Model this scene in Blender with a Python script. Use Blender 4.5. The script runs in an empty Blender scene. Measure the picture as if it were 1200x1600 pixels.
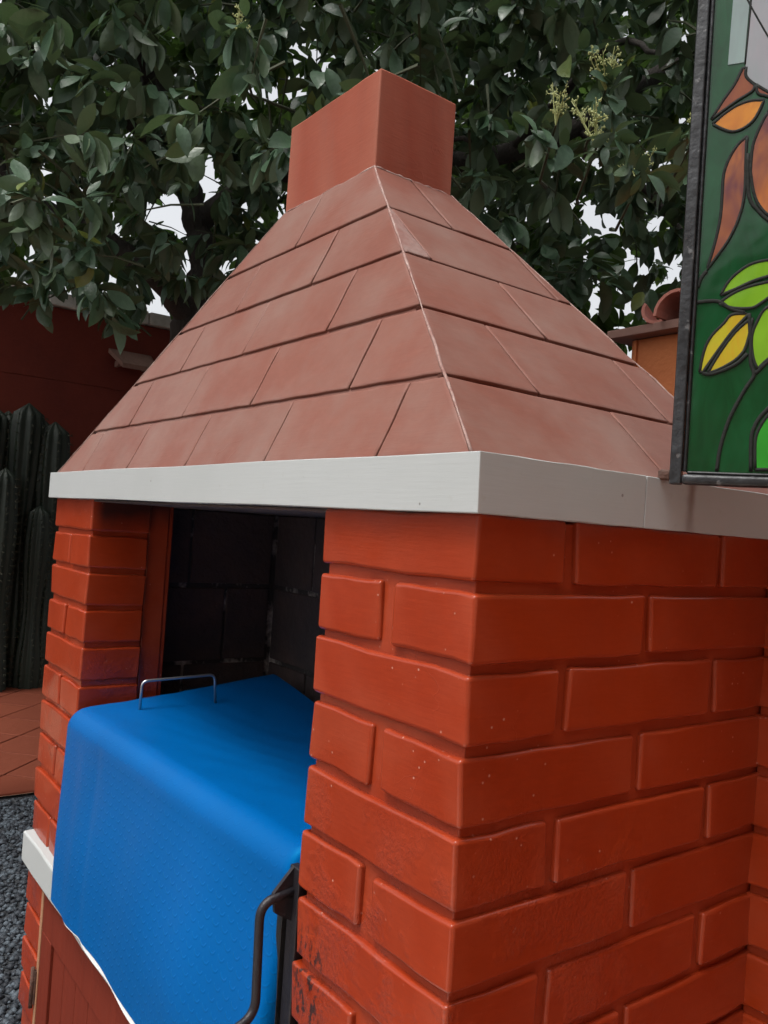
import bpy, bmesh, math, random
import numpy as np
from mathutils import Vector, Matrix
random.seed(7); rng = np.random.default_rng(7)
SC = bpy.context.scene
COL = SC.collection
GZ = -1.544                      # ground height (z = 0 is the first bed joint of the barbecue, near eye height)

# ------------------------------------------------------------------ camera
CR = Vector((0.596424, 0.799803, 0.06778)); CU = Vector((-0.024188, -0.066496, 0.997493)); CF = Vector((-0.802305, 0.596568, 0.020314))
CP = Vector((0.63761, -0.59881, 0.05593))
cam_d = bpy.data.cameras.new('camera'); cam = bpy.data.objects.new('camera', cam_d); COL.objects.link(cam)
cam_d.sensor_fit = 'VERTICAL'; cam_d.sensor_height = 24.0; cam_d.lens = 24.0 * 1298.6 / 1600.0
cam_d.clip_start = 0.02; cam_d.clip_end = 500
m = Matrix((CR, CU, -CF)).transposed().to_4x4(); m.translation = CP; cam.matrix_world = m
SC.camera = cam
# ------------------------------------------------------------------ sky, sun, exposure
w = bpy.data.worlds.new('World'); SC.world = w; w.use_nodes = True
nt = w.node_tree; nt.nodes.clear()
out = nt.nodes.new('ShaderNodeOutputWorld'); bg = nt.nodes.new('ShaderNodeBackground'); sky = nt.nodes.new('ShaderNodeTexSky')
hs = nt.nodes.new('ShaderNodeHueSaturation'); hs.inputs['Saturation'].default_value = 0.16
sky.sky_type = 'NISHITA'; sky.sun_disc = False
SUN_EL, SUN_AZ = math.radians(66), math.radians(182)     # azimuth clockwise from +y
sky.sun_elevation = SUN_EL; sky.sun_rotation = SUN_AZ; sky.air_density = 1.2; sky.dust_density = 6.0; sky.ozone_density = 1.0
nt.links.new(sky.outputs[0], hs.inputs['Color']); nt.links.new(hs.outputs[0], bg.inputs['Color']); nt.links.new(bg.outputs[0], out.inputs['Surface'])
bg.inputs['Strength'].default_value = 0.15
sd = bpy.data.lights.new('sun', 'SUN'); sun = bpy.data.objects.new('sun', sd); COL.objects.link(sun)
sd.energy = 1.0; sd.angle = math.radians(16); sd.color = (1.0, 0.96, 0.9)
sdir = Vector((math.sin(SUN_AZ) * math.cos(SUN_EL), math.cos(SUN_AZ) * math.cos(SUN_EL), math.sin(SUN_EL)))
sun.rotation_euler = sdir.to_track_quat('Z', 'Y').to_euler()
SC.view_settings.view_transform = 'Standard'; SC.view_settings.look = 'None'
SC.view_settings.exposure = 0.74; SC.view_settings.gamma = 1.0; SC.view_settings.use_curve_mapping = False

# ------------------------------------------------------------------ materials
class N:
    """small node-building helper"""
    def __init__(s, name, rough=.5, base=(.5, .5, .5)):
        s.m = bpy.data.materials.new(name); s.m.use_nodes = True; s.t = s.m.node_tree
        s.b = s.t.nodes['Principled BSDF']; s.o = s.t.nodes['Material Output']
        s.b.inputs['Base Color'].default_value = (*base, 1); s.b.inputs['Roughness'].default_value = rough
        s.tc = s.t.nodes.new('ShaderNodeTexCoord'); s.geo = s.t.nodes.new('ShaderNodeNewGeometry')
        s.pos = s.geo.outputs['Position']
    def n(s, typ, **k):
        x = s.t.nodes.new(typ)
        for a, v in k.items(): setattr(x, a, v)
        return x
    def l(s, a, b): s.t.links.new(a, b)
    def noise(s, scale, detail=3, rough=.5, vec=None, stretch=None, dist=0.):
        x = s.n('ShaderNodeTexNoise'); x.inputs['Scale'].default_value = scale; x.inputs['Detail'].default_value = detail
        x.inputs['Roughness'].default_value = rough; x.inputs['Distortion'].default_value = dist
        v = vec or s.pos
        if stretch:
            mp = s.n('ShaderNodeMapping'); mp.inputs['Scale'].default_value = stretch; s.l(v, mp.inputs['Vector']); v = mp.outputs[0]
        s.l(v, x.inputs['Vector']); return x.outputs['Fac']
    def ramp(s, v, a, b, ca=(0, 0, 0), cb=(1, 1, 1)):
        x = s.n('ShaderNodeValToRGB'); e = x.color_ramp.elements
        e[0].position = a; e[1].position = b; e[0].color = (*ca, 1); e[1].color = (*cb, 1)
        s.l(v, x.inputs['Fac']); return x.outputs['Color']
    def mix(s, f, a, b, typ='MIX'):
        x = s.n('ShaderNodeMix', data_type='RGBA', blend_type=typ)
        for i, v in ((0, f), (6, a), (7, b)):
            if hasattr(v, 'links'): s.l(v, x.inputs[i])
            elif i: x.inputs[i].default_value = (*v, 1)
            else: x.inputs[i].default_value = v
        return x.outputs[2]
    def math(s, op, a, b=None, c=None):
        x = s.n('ShaderNodeMath', operation=op)
        for i, v in enumerate((a, b, c)):
            if v is None: continue
            if hasattr(v, 'links'): s.l(v, x.inputs[i])
            else: x.inputs[i].default_value = v
        return x.outputs[0]
    def col(s, v): s.l(v, s.b.inputs['Base Color'])
    def rough(s, v): s.l(v, s.b.inputs['Roughness'])
    def bump(s, h, dist, strength=1.0, prev=None):
        x = s.n('ShaderNodeBump'); x.inputs['Distance'].default_value = dist; x.inputs['Strength'].default_value = strength
        s.l(h, x.inputs['Height'])
        if prev: s.l(prev, x.inputs['Normal'])
        s.l(x.outputs[0], s.b.inputs['Normal']); return x.outputs[0]
    def rand(s):
        oi = s.n('ShaderNodeObjectInfo'); return oi.outputs['Random']

M = {}
def mk_paint(name, c1, c2, rough, bumpd, coat=0.0, dust=None, dustamt=0.5, chips=True):
    x = N(name, rough, c1)
    big = x.noise(2.3, 4, .6); fine = x.noise(38, 4, .6, stretch=(1, 1, 3.0)); speck = x.noise(260, 2, .5)
    c = x.mix(x.ramp(big, .35, .68), c1, c2)
    rv = x.rand(); c = x.mix(x.math('MULTIPLY', rv, .35), c, tuple(v * .78 for v in c1))
    c = x.mix(x.math('MULTIPLY', x.ramp(fine, .45, .75), .22), c, tuple(min(1, v * 1.35) for v in c1))
    if dust:
        d = x.noise(5.5, 6, .65)
        c = x.mix(x.math('MULTIPLY', x.ramp(d, .38, .72), dustamt), c, dust)
    if chips:
        vo = x.n('ShaderNodeTexVoronoi'); vo.inputs['Scale'].default_value = 55; x.l(x.pos, vo.inputs['Vector'])
        msk = x.math('MULTIPLY', x.ramp(vo.outputs['Distance'], .05, .10, (1, 1, 1), (0, 0, 0)), x.ramp(x.noise(7, 3), .5, .6))
        c = x.mix(x.math('MULTIPLY', msk, .5), c, (.62, .38, .3))
    if name == 'gloss_red_paint':
        s3 = x.n('ShaderNodeSeparateXYZ'); x.l(x.pos, s3.inputs[0]); X_, Y_, Z_ = s3.outputs
        pt_ = x.geo.outputs['Pointiness']; c = x.mix(x.math('MULTIPLY', x.math('MULTIPLY', x.ramp(pt_, .505, .56), x.noise(18, 3)), .45), c, (.44, .10, .05))  # paler brick edges: wear, plus sky highlights painted into the colour
        # near-black tone on the inner faces towards the head of the opening
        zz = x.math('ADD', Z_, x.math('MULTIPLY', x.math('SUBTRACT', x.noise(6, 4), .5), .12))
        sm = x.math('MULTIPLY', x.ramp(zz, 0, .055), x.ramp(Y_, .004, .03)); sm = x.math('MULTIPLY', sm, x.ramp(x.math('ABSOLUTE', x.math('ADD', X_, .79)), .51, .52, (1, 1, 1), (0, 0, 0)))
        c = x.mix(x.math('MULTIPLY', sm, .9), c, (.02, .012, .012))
        # black scuffs on the pillar beside the grill crank
        bx_ = x.math('MULTIPLY', x.ramp(x.math('ABSOLUTE', x.math('ADD', X_, .262)), .02, .045, (1, 1, 1), (0, 0, 0)), x.ramp(x.math('ABSOLUTE', x.math('ADD', Z_, .535)), .04, .09, (1, 1, 1), (0, 0, 0)))
        bx_ = x.math('MULTIPLY', bx_, x.ramp(x.noise(110, 3, .7, stretch=(1, 1, .45)), .53, .57)); bx_ = x.math('MULTIPLY', bx_, x.ramp(Y_, .0, .01, (1, 1, 1), (0, 0, 0)))
        c = x.mix(x.math('MULTIPLY', bx_, .9), c, (.012, .01, .01))
    x.col(c)
    if name == 'chimney_red_paint':
        st_ = x.noise(16, 4, .7, stretch=(1, 1, .12)); c = x.mix(x.math('MULTIPLY', x.ramp(st_, .5, .72), .4), c, (.16, .05, .035)); x.col(c)
        c = x.mix(x.math('MULTIPLY', x.ramp(x.geo.outputs['Pointiness'], .505, .55), .5), c, (.36, .15, .10)); x.col(c)
    x.rough(x.math('MULTIPLY_ADD', x.noise(9, 5, .6), .28, rough - .12))
    h = x.math('ADD', x.math('MULTIPLY', x.noise(17, 3, .5), .8), x.math('MULTIPLY', x.noise(70, 3, .6, stretch=(.3, .3, 3.2)), .36))
    h = x.math('ADD', h, x.math('MULTIPLY', speck, .07))
    if name == 'gloss_red_paint':     # coarse brushed patches low on the pillar
        pm = x.math('MULTIPLY', x.ramp(x.noise(6.5, 4, .6), .5, .58), x.ramp(x.math('MULTIPLY', Z_, -1), .22, .34))
        pm = x.math('MULTIPLY', pm, x.ramp(Y_, .25, .42, (1, 1, 1), (0, 0, 0)))
        h = x.math('MULTIPLY_ADD', x.math('MULTIPLY', pm, x.noise(150, 3, .6, dist=.6)), 3.2, h)
        x.l(x.math('MULTIPLY_ADD', pm, .5, coat), x.b.inputs['Coat Weight'])
    rid = x.ramp(x.math('ABSOLUTE', x.math('SUBTRACT', x.noise(11, 2, .5, dist=.8), .5)), 0, .008, (1, 1, 1), (0, 0, 0))
    rid = x.math('MULTIPLY', rid, x.ramp(x.noise(4.3, 3), .6, .68)); h = x.math('MULTIPLY_ADD', rid, .22, h)
    x.bump(h, bumpd)
    x.b.inputs['Specular IOR Level'].default_value = .14
    if coat:
        if name != 'gloss_red_paint': x.b.inputs['Coat Weight'].default_value = coat
        x.b.inputs['Coat Roughness'].default_value = .10
    M[name] = x.m; return x
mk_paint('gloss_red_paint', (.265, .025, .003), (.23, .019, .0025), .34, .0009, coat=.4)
mk_paint('dull_red_paint', (.19, .073, .053), (.17, .066, .049), .45, .0009, dust=(.215, .145, .122), dustamt=.6, chips=False)
mk_paint('chimney_red_paint', (.235, .036, .014), (.205, .032, .014), .5, .0009, dust=(.27, .08, .048), dustamt=.3, chips=False)
mk_paint('wall_red_paint', (.18, .036, .024), (.14, .03, .022), .6, .004, chips=False)

x = N('white_paint', .5); c = x.mix(x.ramp(x.noise(4, 5, .6), .3, .75), (.39, .41, .41), (.36, .38, .375))
c = x.mix(x.math('MULTIPLY', x.ramp(x.noise(60, 4, .7), .62, .75), .35), c, (.3, .28, .25))
vo_ = x.n('ShaderNodeTexVoronoi'); vo_.inputs['Scale'].default_value = 22; x.l(x.pos, vo_.inputs['Vector'])
c = x.mix(x.math('MULTIPLY', x.ramp(vo_.outputs['Distance'], .035, .05, (1, 1, 1), (0, 0, 0)), .7), c, (.10, .08, .07))
# rust run below the hinge corner of the glass panel
sp = x.n('ShaderNodeSeparateXYZ'); x.l(x.pos, sp.inputs[0])
dy = x.math('ABSOLUTE', x.math('SUBTRACT', sp.outputs['Y'], x.math('MULTIPLY_ADD', x.noise(40, 2), .012, .352)))
msk = x.math('MULTIPLY', x.ramp(dy, .002, .013, (1, 1, 1), (0, 0, 0)), x.ramp(sp.outputs['X'], .005, .012))
msk = x.math('MULTIPLY', msk, x.ramp(sp.outputs['Z'], .07, .135, (.35, .35, .35), (1, 1, 1)))
c = x.mix(x.math('MULTIPLY', msk, .8), c, (.10, .045, .028)); x.col(c)
h = x.math('ADD', x.noise(60, 4, .65, stretch=(.22, .22, 4)), x.math('MULTIPLY', x.noise(12, 2), .5)); x.bump(h, .00018)
M['white_paint'] = x.m

x = N('soot_block', .8); c = x.mix(x.ramp(x.noise(6, 5, .6), .3, .7), (.035, .030, .034), (.075, .048, .044)); x.col(c); x.bump(x.noise(45, 5, .6), .006); M['soot_block'] = x.m
x = N('soot_mortar', .9); c = x.mix(x.ramp(x.noise(9, 4, .7), .5, .68), (.03, .028, .028), (.42, .38, .36)); x.col(c); x.bump(x.noise(70, 4), .004); M['soot_mortar'] = x.m

# blue vinyl with rows of little embossed arcs (uv in metres)
x = N('blue_vinyl', .38, (.0, .085, .47))
uvn = x.n('ShaderNodeSeparateXYZ'); x.l(x.tc.outputs['UV'], uvn.inputs[0])
v = x.math('DIVIDE', uvn.outputs['Y'], .0185); row = x.math('FLOOR', v)
u_ = x.math('ADD', x.math('DIVIDE', uvn.outputs['X'], .027), x.math('MULTIPLY', row, .37))
fu = x.math('SUBTRACT', x.math('FRACT', u_), .5); fv = x.math('SUBTRACT', x.math('FRACT', v), .15)
dd = x.math('SQRT', x.math('ADD', x.math('MULTIPLY', fu, fu), x.math('MULTIPLY', x.math('MULTIPLY', fv, fv), .55)))
arc = x.math('MULTIPLY', x.ramp(x.math('ABSOLUTE', x.math('SUBTRACT', dd, .3)), .02, .085, (1, 1, 1), (0, 0, 0)), x.ramp(fv, 0., .12))
x.col(x.mix(x.ramp(x.noise(3, 3), .3, .7), (.0, .075, .26), (.0, .09, .31)))
x.b.inputs['IOR'].default_value = 1.28; x.b.inputs['Specular IOR Level'].default_value = .8; x.b.inputs['Specular Tint'].default_value = (.0, .62, 1, 1)
arc = x.math('MULTIPLY', arc, x.ramp(uvn.outputs['Y'], .42, .62, (.25, .25, .25), (1, 1, 1)))
h = x.math('ADD', x.math('MULTIPLY', arc, .2), x.math('MULTIPLY', x.noise(9, 3, .5), .8)); x.bump(h, .0018)
x.rough(x.math('MULTIPLY_ADD', x.noise(12, 3), .2, .36)); M['blue_vinyl'] = x.m
x = N('white_felt', .9, (.75, .76, .76)); M['white_felt'] = x.m

x = N('black_iron', .45, (.018, .016, .02)); x.b.inputs['Metallic'].default_value = .3
x.bump(x.noise(90, 4, .6), .0016); M['black_iron'] = x.m
x = N('frame_metal', .42, (.05, .052, .056)); x.b.inputs['Metallic'].default_value = .35
c = x.mix(x.ramp(x.noise(30, 5, .7, stretch=(1, 1, .25)), .4, .7), (.009, .009, .010), (.032, .034, .037)); 
c = x.mix(x.math('MULTIPLY', x.ramp(x.noise(70, 3), .66, .70), .4), c, (.2, .2, .2)); x.col(c); x.bump(x.noise(60, 4), .002); M['frame_metal'] = x.m
x = N('lead', .8, (.016, .018, .016)); x.b.inputs['Specular IOR Level'].default_value = .2; x.bump(x.noise(150, 3), .001); M['lead'] = x.m
x = N('steel', .3, (.42, .43, .45)); x.b.inputs['Metallic'].default_value = .9; x.bump(x.noise(60, 3, stretch=(1, 1, .1)), .0005); M['steel'] = x.m
x = N('ridge_mortar', .8); x.col(x.mix(x.ramp(x.noise(30, 4, .7), .35, .68), (.21, .10, .08), (.36, .26, .23))); x.bump(x.noise(120, 4), .002); M['ridge_mortar'] = x.m
x = N('grey_patch', .7); x.col(x.mix(x.ramp(x.noise(25, 4, .6), .35, .65), (.19, .08, .062), (.23, .145, .125))); x.bump(x.noise(70, 4), .002); M['grey_patch'] = x.m
x = N('rusty_iron', .8, (.06, .035, .025)); x.bump(x.noise(120, 4), .003); x.col(x.mix(x.noise(60, 4), (.03, .022, .02), (.12, .05, .03))); M['rusty_iron'] = x.m
x = N('door_paint', .6, (.16, .022, .010)); x.b.inputs['Specular IOR Level'].default_value = .2; g = x.noise(30, 5, .6, stretch=(1, 1, .06)); x.col(x.mix(g, (.11, .014, .006), (.16, .023, .010))); x.bump(g, .002); M['door_paint'] = x.m
x = N('bare_wood', .7); g = x.noise(40, 5, .6, stretch=(1, 1, .05)); x.col(x.mix(g, (.2, .09, .045), (.42, .22, .12))); x.bump(g, .002); M['bare_wood'] = x.m

x = N('orange_plaster', .75); c = x.mix(x.ramp(x.noise(3, 5, .6), .3, .7), (.56, .18, .055), (.42, .12, .036)); x.col(c); x.bump(x.noise(50, 4), .003); M['orange_plaster'] = x.m
x = N('weathered_wood', .8); g = x.noise(25, 5, .6, stretch=(.06, 1, 1)); x.col(x.mix(g, (.16, .085, .065), (.33, .19, .15))); x.bump(g, .003); M['weathered_wood'] = x.m
x = N('clay_tile', .7); x.col(x.mix(x.noise(9, 5, .6), (.36, .11, .075), (.52, .22, .17))); x.bump(x.noise(40, 4), .003); M['clay_tile'] = x.m
x = N('coping_white', .7); x.col(x.mix(x.ramp(x.noise(5, 6, .7), .35, .7), (.62, .62, .59), (.38, .37, .34))); x.bump(x.noise(30, 4), .006); M['coping_white'] = x.m
x = N('terracotta', .7); x.b.inputs['Specular IOR Level'].default_value = .25; x.col(x.mix(x.rand(), x.mix(x.noise(5, 5, .7), (.19, .045, .022), (.26, .07, .036)), (.20, .05, .026))); x.bump(x.noise(20, 4), .003); M['terracotta'] = x.m
x = N('grout', .9, (.3, .18, .12)); M['grout'] = x.m
x = N('gravel_ground', .8); vo = x.n('ShaderNodeTexVoronoi'); vo.inputs['Scale'].default_value = 45; x.l(x.pos, vo.inputs['Vector'])
x.col(x.mix(x.ramp(x.noise(40, 4, .7), .35, .7), (.012, .014, .018), (.05, .056, .064))); x.bump(vo.outputs['Distance'], .02); M['gravel_ground'] = x.m
x = N('gravel_stone', .7); gi = x.geo.outputs['Random Per Island']
x.col(x.mix(x.ramp(gi, .25, .97), (.008, .011, .017), (.075, .095, .115))); M['gravel_stone'] = x.m
x = N('house_plaster', .8, (.62, .45, .36)); x.bump(x.noise(30, 4), .004); M['house_plaster'] = x.m
x = N('bounce_paving', .35, (.55, .48, .42)); x.bump(x.noise(20, 3), .002); M['bounce_paving'] = x.m

def mk_glass(name, c, c2=None, tr=.5):
    x = N(name, .16, c)
    cc = x.mix(x.ramp(x.noise(22, 3, .6, stretch=(1, 1, .35), dist=1.2), .35, .65), c, c2 or tuple(v * .8 for v in c)); x.col(cc)
    tl = x.n('ShaderNodeBsdfTranslucent'); ms = x.n('ShaderNodeMixShader'); ms.inputs[0].default_value = tr
    x.l(cc, tl.inputs['Color']); x.l(x.b.outputs[0], ms.inputs[1]); x.l(tl.outputs[0], ms.inputs[2]); x.l(ms.outputs[0], x.o.inputs['Surface'])
    x.b.inputs['Coat Weight'].default_value = .5; x.b.inputs['Coat Roughness'].default_value = .03
    x.bump(x.noise(16, 2), .002); M[name] = x.m
mk_glass('glass_green', (.008, .12, .035), (.003, .07, .016))
mk_glass('glass_amber', (.85, .38, .02), (.62, .20, .02))
mk_glass('glass_orange', (.62, .20, .03), (.20, .045, .045))
mk_glass('glass_rust', (.26, .05, .02), (.42, .12, .03))
mk_glass('glass_reflect_pale', (.38, .5, .48), (.34, .42, .42))  # this and the lilac put a sky reflection into the pane colour
mk_glass('glass_reflect_lilac', (.42, .46, .48), (.48, .46, .50))
mk_glass('glass_lime', (.34, .64, .04), (.26, .54, .03))
mk_glass('glass_yellow', (.66, .66, .05), (.72, .52, .04))
mk_glass('glass_bright_green', (.06, .5, .05), (.04, .40, .04))

def mk_leaf(name, c1, c2, under, rough=.38, tr=.25):
    x = N(name, rough, c1)
    gi = x.math('FRACT', x.math('ADD', x.geo.outputs['Random Per Island'], x.rand()))
    c = x.mix(gi, c1, c2); c = x.mix(x.ramp(gi, .955, .975), c, (.17, .20, .035))
    c = x.mix(x.math('MULTIPLY', x.ramp(x.noise(35, 4, .6), .4, .8), .35), c, tuple(v * 1.7 for v in c2))
    c = x.mix(x.geo.outputs['Backfacing'], c, under); x.col(c)
    tl = x.n('ShaderNodeBsdfTranslucent'); ms = x.n('ShaderNodeMixShader'); ms.inputs[0].default_value = tr
    x.l(x.mix(.5, c, (.06, .12, .02)), tl.inputs['Color']); x.l(x.b.outputs[0], ms.inputs[1]); x.l(tl.outputs[0], ms.inputs[2]); x.l(ms.outputs[0], x.o.inputs['Surface'])
    x.bump(x.noise(60, 2), .002)
    M[name] = x.m
mk_leaf('leaf_green', (.040, .082, .046), (.078, .135, .078), (.08, .12, .065), .38, .22)
mk_leaf('leaf_far', (.04, .085, .018), (.08, .14, .025), (.07, .12, .03), .5, .55)
x = N('bark', .9); x.col(x.mix(x.noise(14, 6, .7, stretch=(1, 1, .4)), (.018, .015, .013), (.06, .05, .042))); x.bump(x.noise(25, 6, .7, stretch=(1, 1, .3)), .02); M['bark'] = x.m
x = N('twig', .8, (.05, .06, .03)); M['twig'] = x.m
x = N('flower_bud', .6, (.42, .45, .18)); M['flower_bud'] = x.m
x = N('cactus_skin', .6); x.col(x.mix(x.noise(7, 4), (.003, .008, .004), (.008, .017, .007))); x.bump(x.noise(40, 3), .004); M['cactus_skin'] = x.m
x = N('spine', .8, (.05, .05, .03)); M['spine'] = x.m

# ------------------------------------------------------------------ object helpers
def tag(o, label=None, cat=None, group=None, kind=None):
    if label: o['label'] = label
    if cat: o['category'] = cat
    if group: o['group'] = group
    if kind: o['kind'] = kind
    return o
def root(name, loc, label, cat, group=None):
    o = bpy.data.objects.new(name, None); COL.objects.link(o); o.location = loc; o.empty_display_size = .05
    o['kind'] = 'thing'; return tag(o, label, cat, group)
def rootloc(p):
    v = Vector((0, 0, 0))
    while p is not None: v += p.location; p = p.parent
    return v
def link(name, me, mat, parent=None, at=(0, 0, 0)):
    """mesh data in world axes about the world point `at`"""
    if mat and not me.materials: me.materials.append(M[mat])
    o = bpy.data.objects.new(name, me); COL.objects.link(o)
    o.parent = parent; o.location = Vector(at) - rootloc(parent); return o
def fin(bm, name, mat, parent=None, smooth=False, at=(0, 0, 0)):
    me = bpy.data.meshes.new(name); bm.to_mesh(me); bm.free()
    if smooth: me.polygons.foreach_set('use_smooth', [True] * len(me.polygons))
    return link(name, me, mat, parent, at)
def weighted(me):
    """smooth shading with every vertex normal taken from its largest faces"""
    nv = len(me.vertices); acc = [Vector((0, 0, 0)) for _ in range(nv)]
    for f in me.polygons:
        for v in f.vertices: acc[v] += f.normal * (f.area ** 2)
    me.polygons.foreach_set('use_smooth', [True] * len(me.polygons))
    me.normals_split_custom_set_from_vertices([a.normalized() if a.length > 0 else Vector((0, 0, 1)) for a in acc])
_cache = {}
def round_box(sx, sy, sz, r=.005, seg=2, jit=.0, cuts=0, var=0):
    key = (round(sx, 4), round(sy, 4), round(sz, 4), r, seg, jit, cuts, var)
    if key in _cache: return _cache[key]
    bm = bmesh.new(); bmesh.ops.create_cube(bm, size=1)
    for v in bm.verts: v.co = Vector((v.co.x * sx, v.co.y * sy, v.co.z * sz))
    bmesh.ops.bevel(bm, geom=bm.edges[:], offset=r, segments=seg, profile=.5, affect='EDGES', clamp_overlap=True)
    for ax, s in ((0, sx), (1, sy)):
        for k in range(1, cuts + 1):
            if s < .06: continue
            n = Vector((0, 0, 0)); n[ax] = 1; c = Vector((0, 0, 0)); c[ax] = s * (k / (cuts + 1) - .5)
            bmesh.ops.bisect_plane(bm, geom=bm.verts[:] + bm.edges[:] + bm.faces[:], plane_co=c, plane_no=n)
    if jit:
        rr = random.Random(hash(key[:3]) % 1000 + var * 17)
        ph = [rr.uniform(0, 6.28) for _ in range(9)]
        for v in bm.verts:
            c = v.co
            v.co += Vector((math.sin(c.y * 31 + c.z * 47 + ph[0]) + .6 * math.sin(c.z * 90 + ph[1]),
                            math.sin(c.x * 33 + c.z * 43 + ph[2]) + .6 * math.sin(c.z * 87 + ph[3]),
                            math.sin(c.x * 29 + ph[4]) * .9 + .7 * math.sin(c.x * 71 + c.y * 63 + ph[5]) + .5 * math.sin(c.y * 37 + ph[6]))) * jit * .6
            v.co += Vector([rr.uniform(-1, 1) for _ in range(3)]) * jit * .25
    me = bpy.data.meshes.new('block'); bm.to_mesh(me); bm.free(); weighted(me)
    _cache[key] = me; return me
def slab_box(x0, x1, y0, y1, z0, z1, name, mat, parent=None, r=.003, jit=0., cuts=0, seg=2, var=0):
    me = round_box(x1 - x0, y1 - y0, z1 - z0, r, seg, jit, cuts, var)
    return link(name, me, mat, parent, ((x0 + x1) / 2, (y0 + y1) / 2, (z0 + z1) / 2))
def tube(pts, r, name, mat, parent=None, n=10, caps=True, bm=None):
    own = bm is None
    if own: bm = bmesh.new()
    P = [Vector(p) for p in pts]; R = r if isinstance(r, (list, tuple)) else [r] * len(P)
    rings = []; prev = None
    for i, p in enumerate(P):
        t = (P[min(i + 1, len(P) - 1)] - P[max(i - 1, 0)]).normalized()
        a = prev - t * prev.dot(t) if prev is not None else t.orthogonal()
        a.normalize(); prev = a; b = t.cross(a)
        rings.append([bm.verts.new(p + (a * math.cos(2 * math.pi * k / n) + b * math.sin(2 * math.pi * k / n)) * R[i]) for k in range(n)])
    for i in range(len(P) - 1):
        for k in range(n): bm.faces.new((rings[i][k], rings[i][(k + 1) % n], rings[i + 1][(k + 1) % n], rings[i + 1][k]))
    if caps:
        bm.faces.new(rings[0][::-1]); bm.faces.new(rings[-1])
    if own: return fin(bm, name, mat, parent, True)
def smooth_path(pts, k=6):
    P = [Vector(p) for p in pts]; o = []
    for i in range(len(P) - 1):
        a, b, c, d = P[max(i - 1, 0)], P[i], P[i + 1], P[min(i + 2, len(P) - 1)]
        for j in range(k):
            t = j / k
            o.append(.5 * ((2 * b) + (c - a) * t + (2 * a - 5 * b + 4 * c - d) * t * t + (3 * b - a - 3 * c + d) * t ** 3))
    o.append(P[-1]); return o
def filleted(pts, r, k=6):
    P = [Vector(p) for p in pts]; o = [P[0]]
    for i in range(1, len(P) - 1):
        a = (P[i - 1] - P[i]).normalized(); b = (P[i + 1] - P[i]).normalized()
        s, e = P[i] + a * r, P[i] + b * r
        for j in range(k + 1):
            t = j / k; o.append(s * (1 - t) ** 2 + P[i] * 2 * t * (1 - t) + e * t * t)
    o.append(P[-1]); return o
# ------------------------------------------------------------------ setting: ground
bm = bmesh.new(); bmesh.ops.create_grid(bm, x_segments=2, y_segments=2, size=60, matrix=Matrix.Translation((0, 0, GZ - .03)))
tag(fin(bm, 'ground', 'gravel_ground'), kind='structure')
bm = bmesh.new(); vs = [bm.verts.new(v) for v in ((-7.75, -4, GZ - .012), (-4.25, -4, GZ - .012), (-4.25, 6, GZ - .012), (-7.75, 6, GZ - .012))]; bm.faces.new(vs)
floor = tag(fin(bm, 'tiled_floor', 'grout'), kind='structure')
TS = .40; me_tile = round_box(TS - .012, TS - .012, .02, .004, 1)
cnt = 0
for i in range(-14, 15):
    for j in range(-14, 15):
        # tiles laid diagonally
        cx_ = -6.0 + (i + j) * TS * .7071; cy_ = 1.2 + (i - j) * TS * .7071
        if -7.7 < cx_ < -4.0 and -.9 < cy_ < 3.4:
            zt_ = GZ - .004 + random.uniform(0, .002); me_ = me_tile; over_ = cx_ + TS * .7071 > -4.255 or cx_ - TS * .7071 < -7.745
            if over_:                      # tile cut at the edge of the floor
                bm = bmesh.new(); bm.from_mesh(me_tile); bmesh.ops.rotate(bm, verts=bm.verts[:], cent=(0, 0, 0), matrix=Matrix.Rotation(math.pi / 4, 3, 'Z'))
                for lim, sg in ((-4.255, 1), (-7.745, -1)):
                    bmesh.ops.bisect_plane(bm, geom=bm.verts[:] + bm.edges[:] + bm.faces[:], plane_co=(lim - cx_, 0, 0), plane_no=(sg, 0, 0), clear_outer=True)
                    ed = [e for e in bm.edges if e.is_boundary]
                    if ed: bmesh.ops.holes_fill(bm, edges=ed)
                if len(bm.faces) < 3: bm.free(); continue
                me_ = bpy.data.meshes.new('tile'); bm.to_mesh(me_); bm.free()
            o = link('tile', me_, 'terracotta', floor, (cx_, cy_, zt_)); cnt += 1
            if not over_: o.rotation_euler.z = math.pi / 4
for nm_, (px0, px1, py0, py1) in (('bounce_floor', (-1.2, 1.59, -4.2, -.06)), ('bounce_floor_strip', (.02, 1.59, -.0595, .575))):
    bm = bmesh.new(); bm.faces.new([bm.verts.new(v) for v in ((px0, py0, GZ - .016), (px1, py0, GZ - .016), (px1, py1, GZ - .016), (px0, py1, GZ - .016))])
    tag(fin(bm, nm_, 'bounce_paving'), kind='structure')  # unseen pale floor added to bounce light onto the side faces
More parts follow.
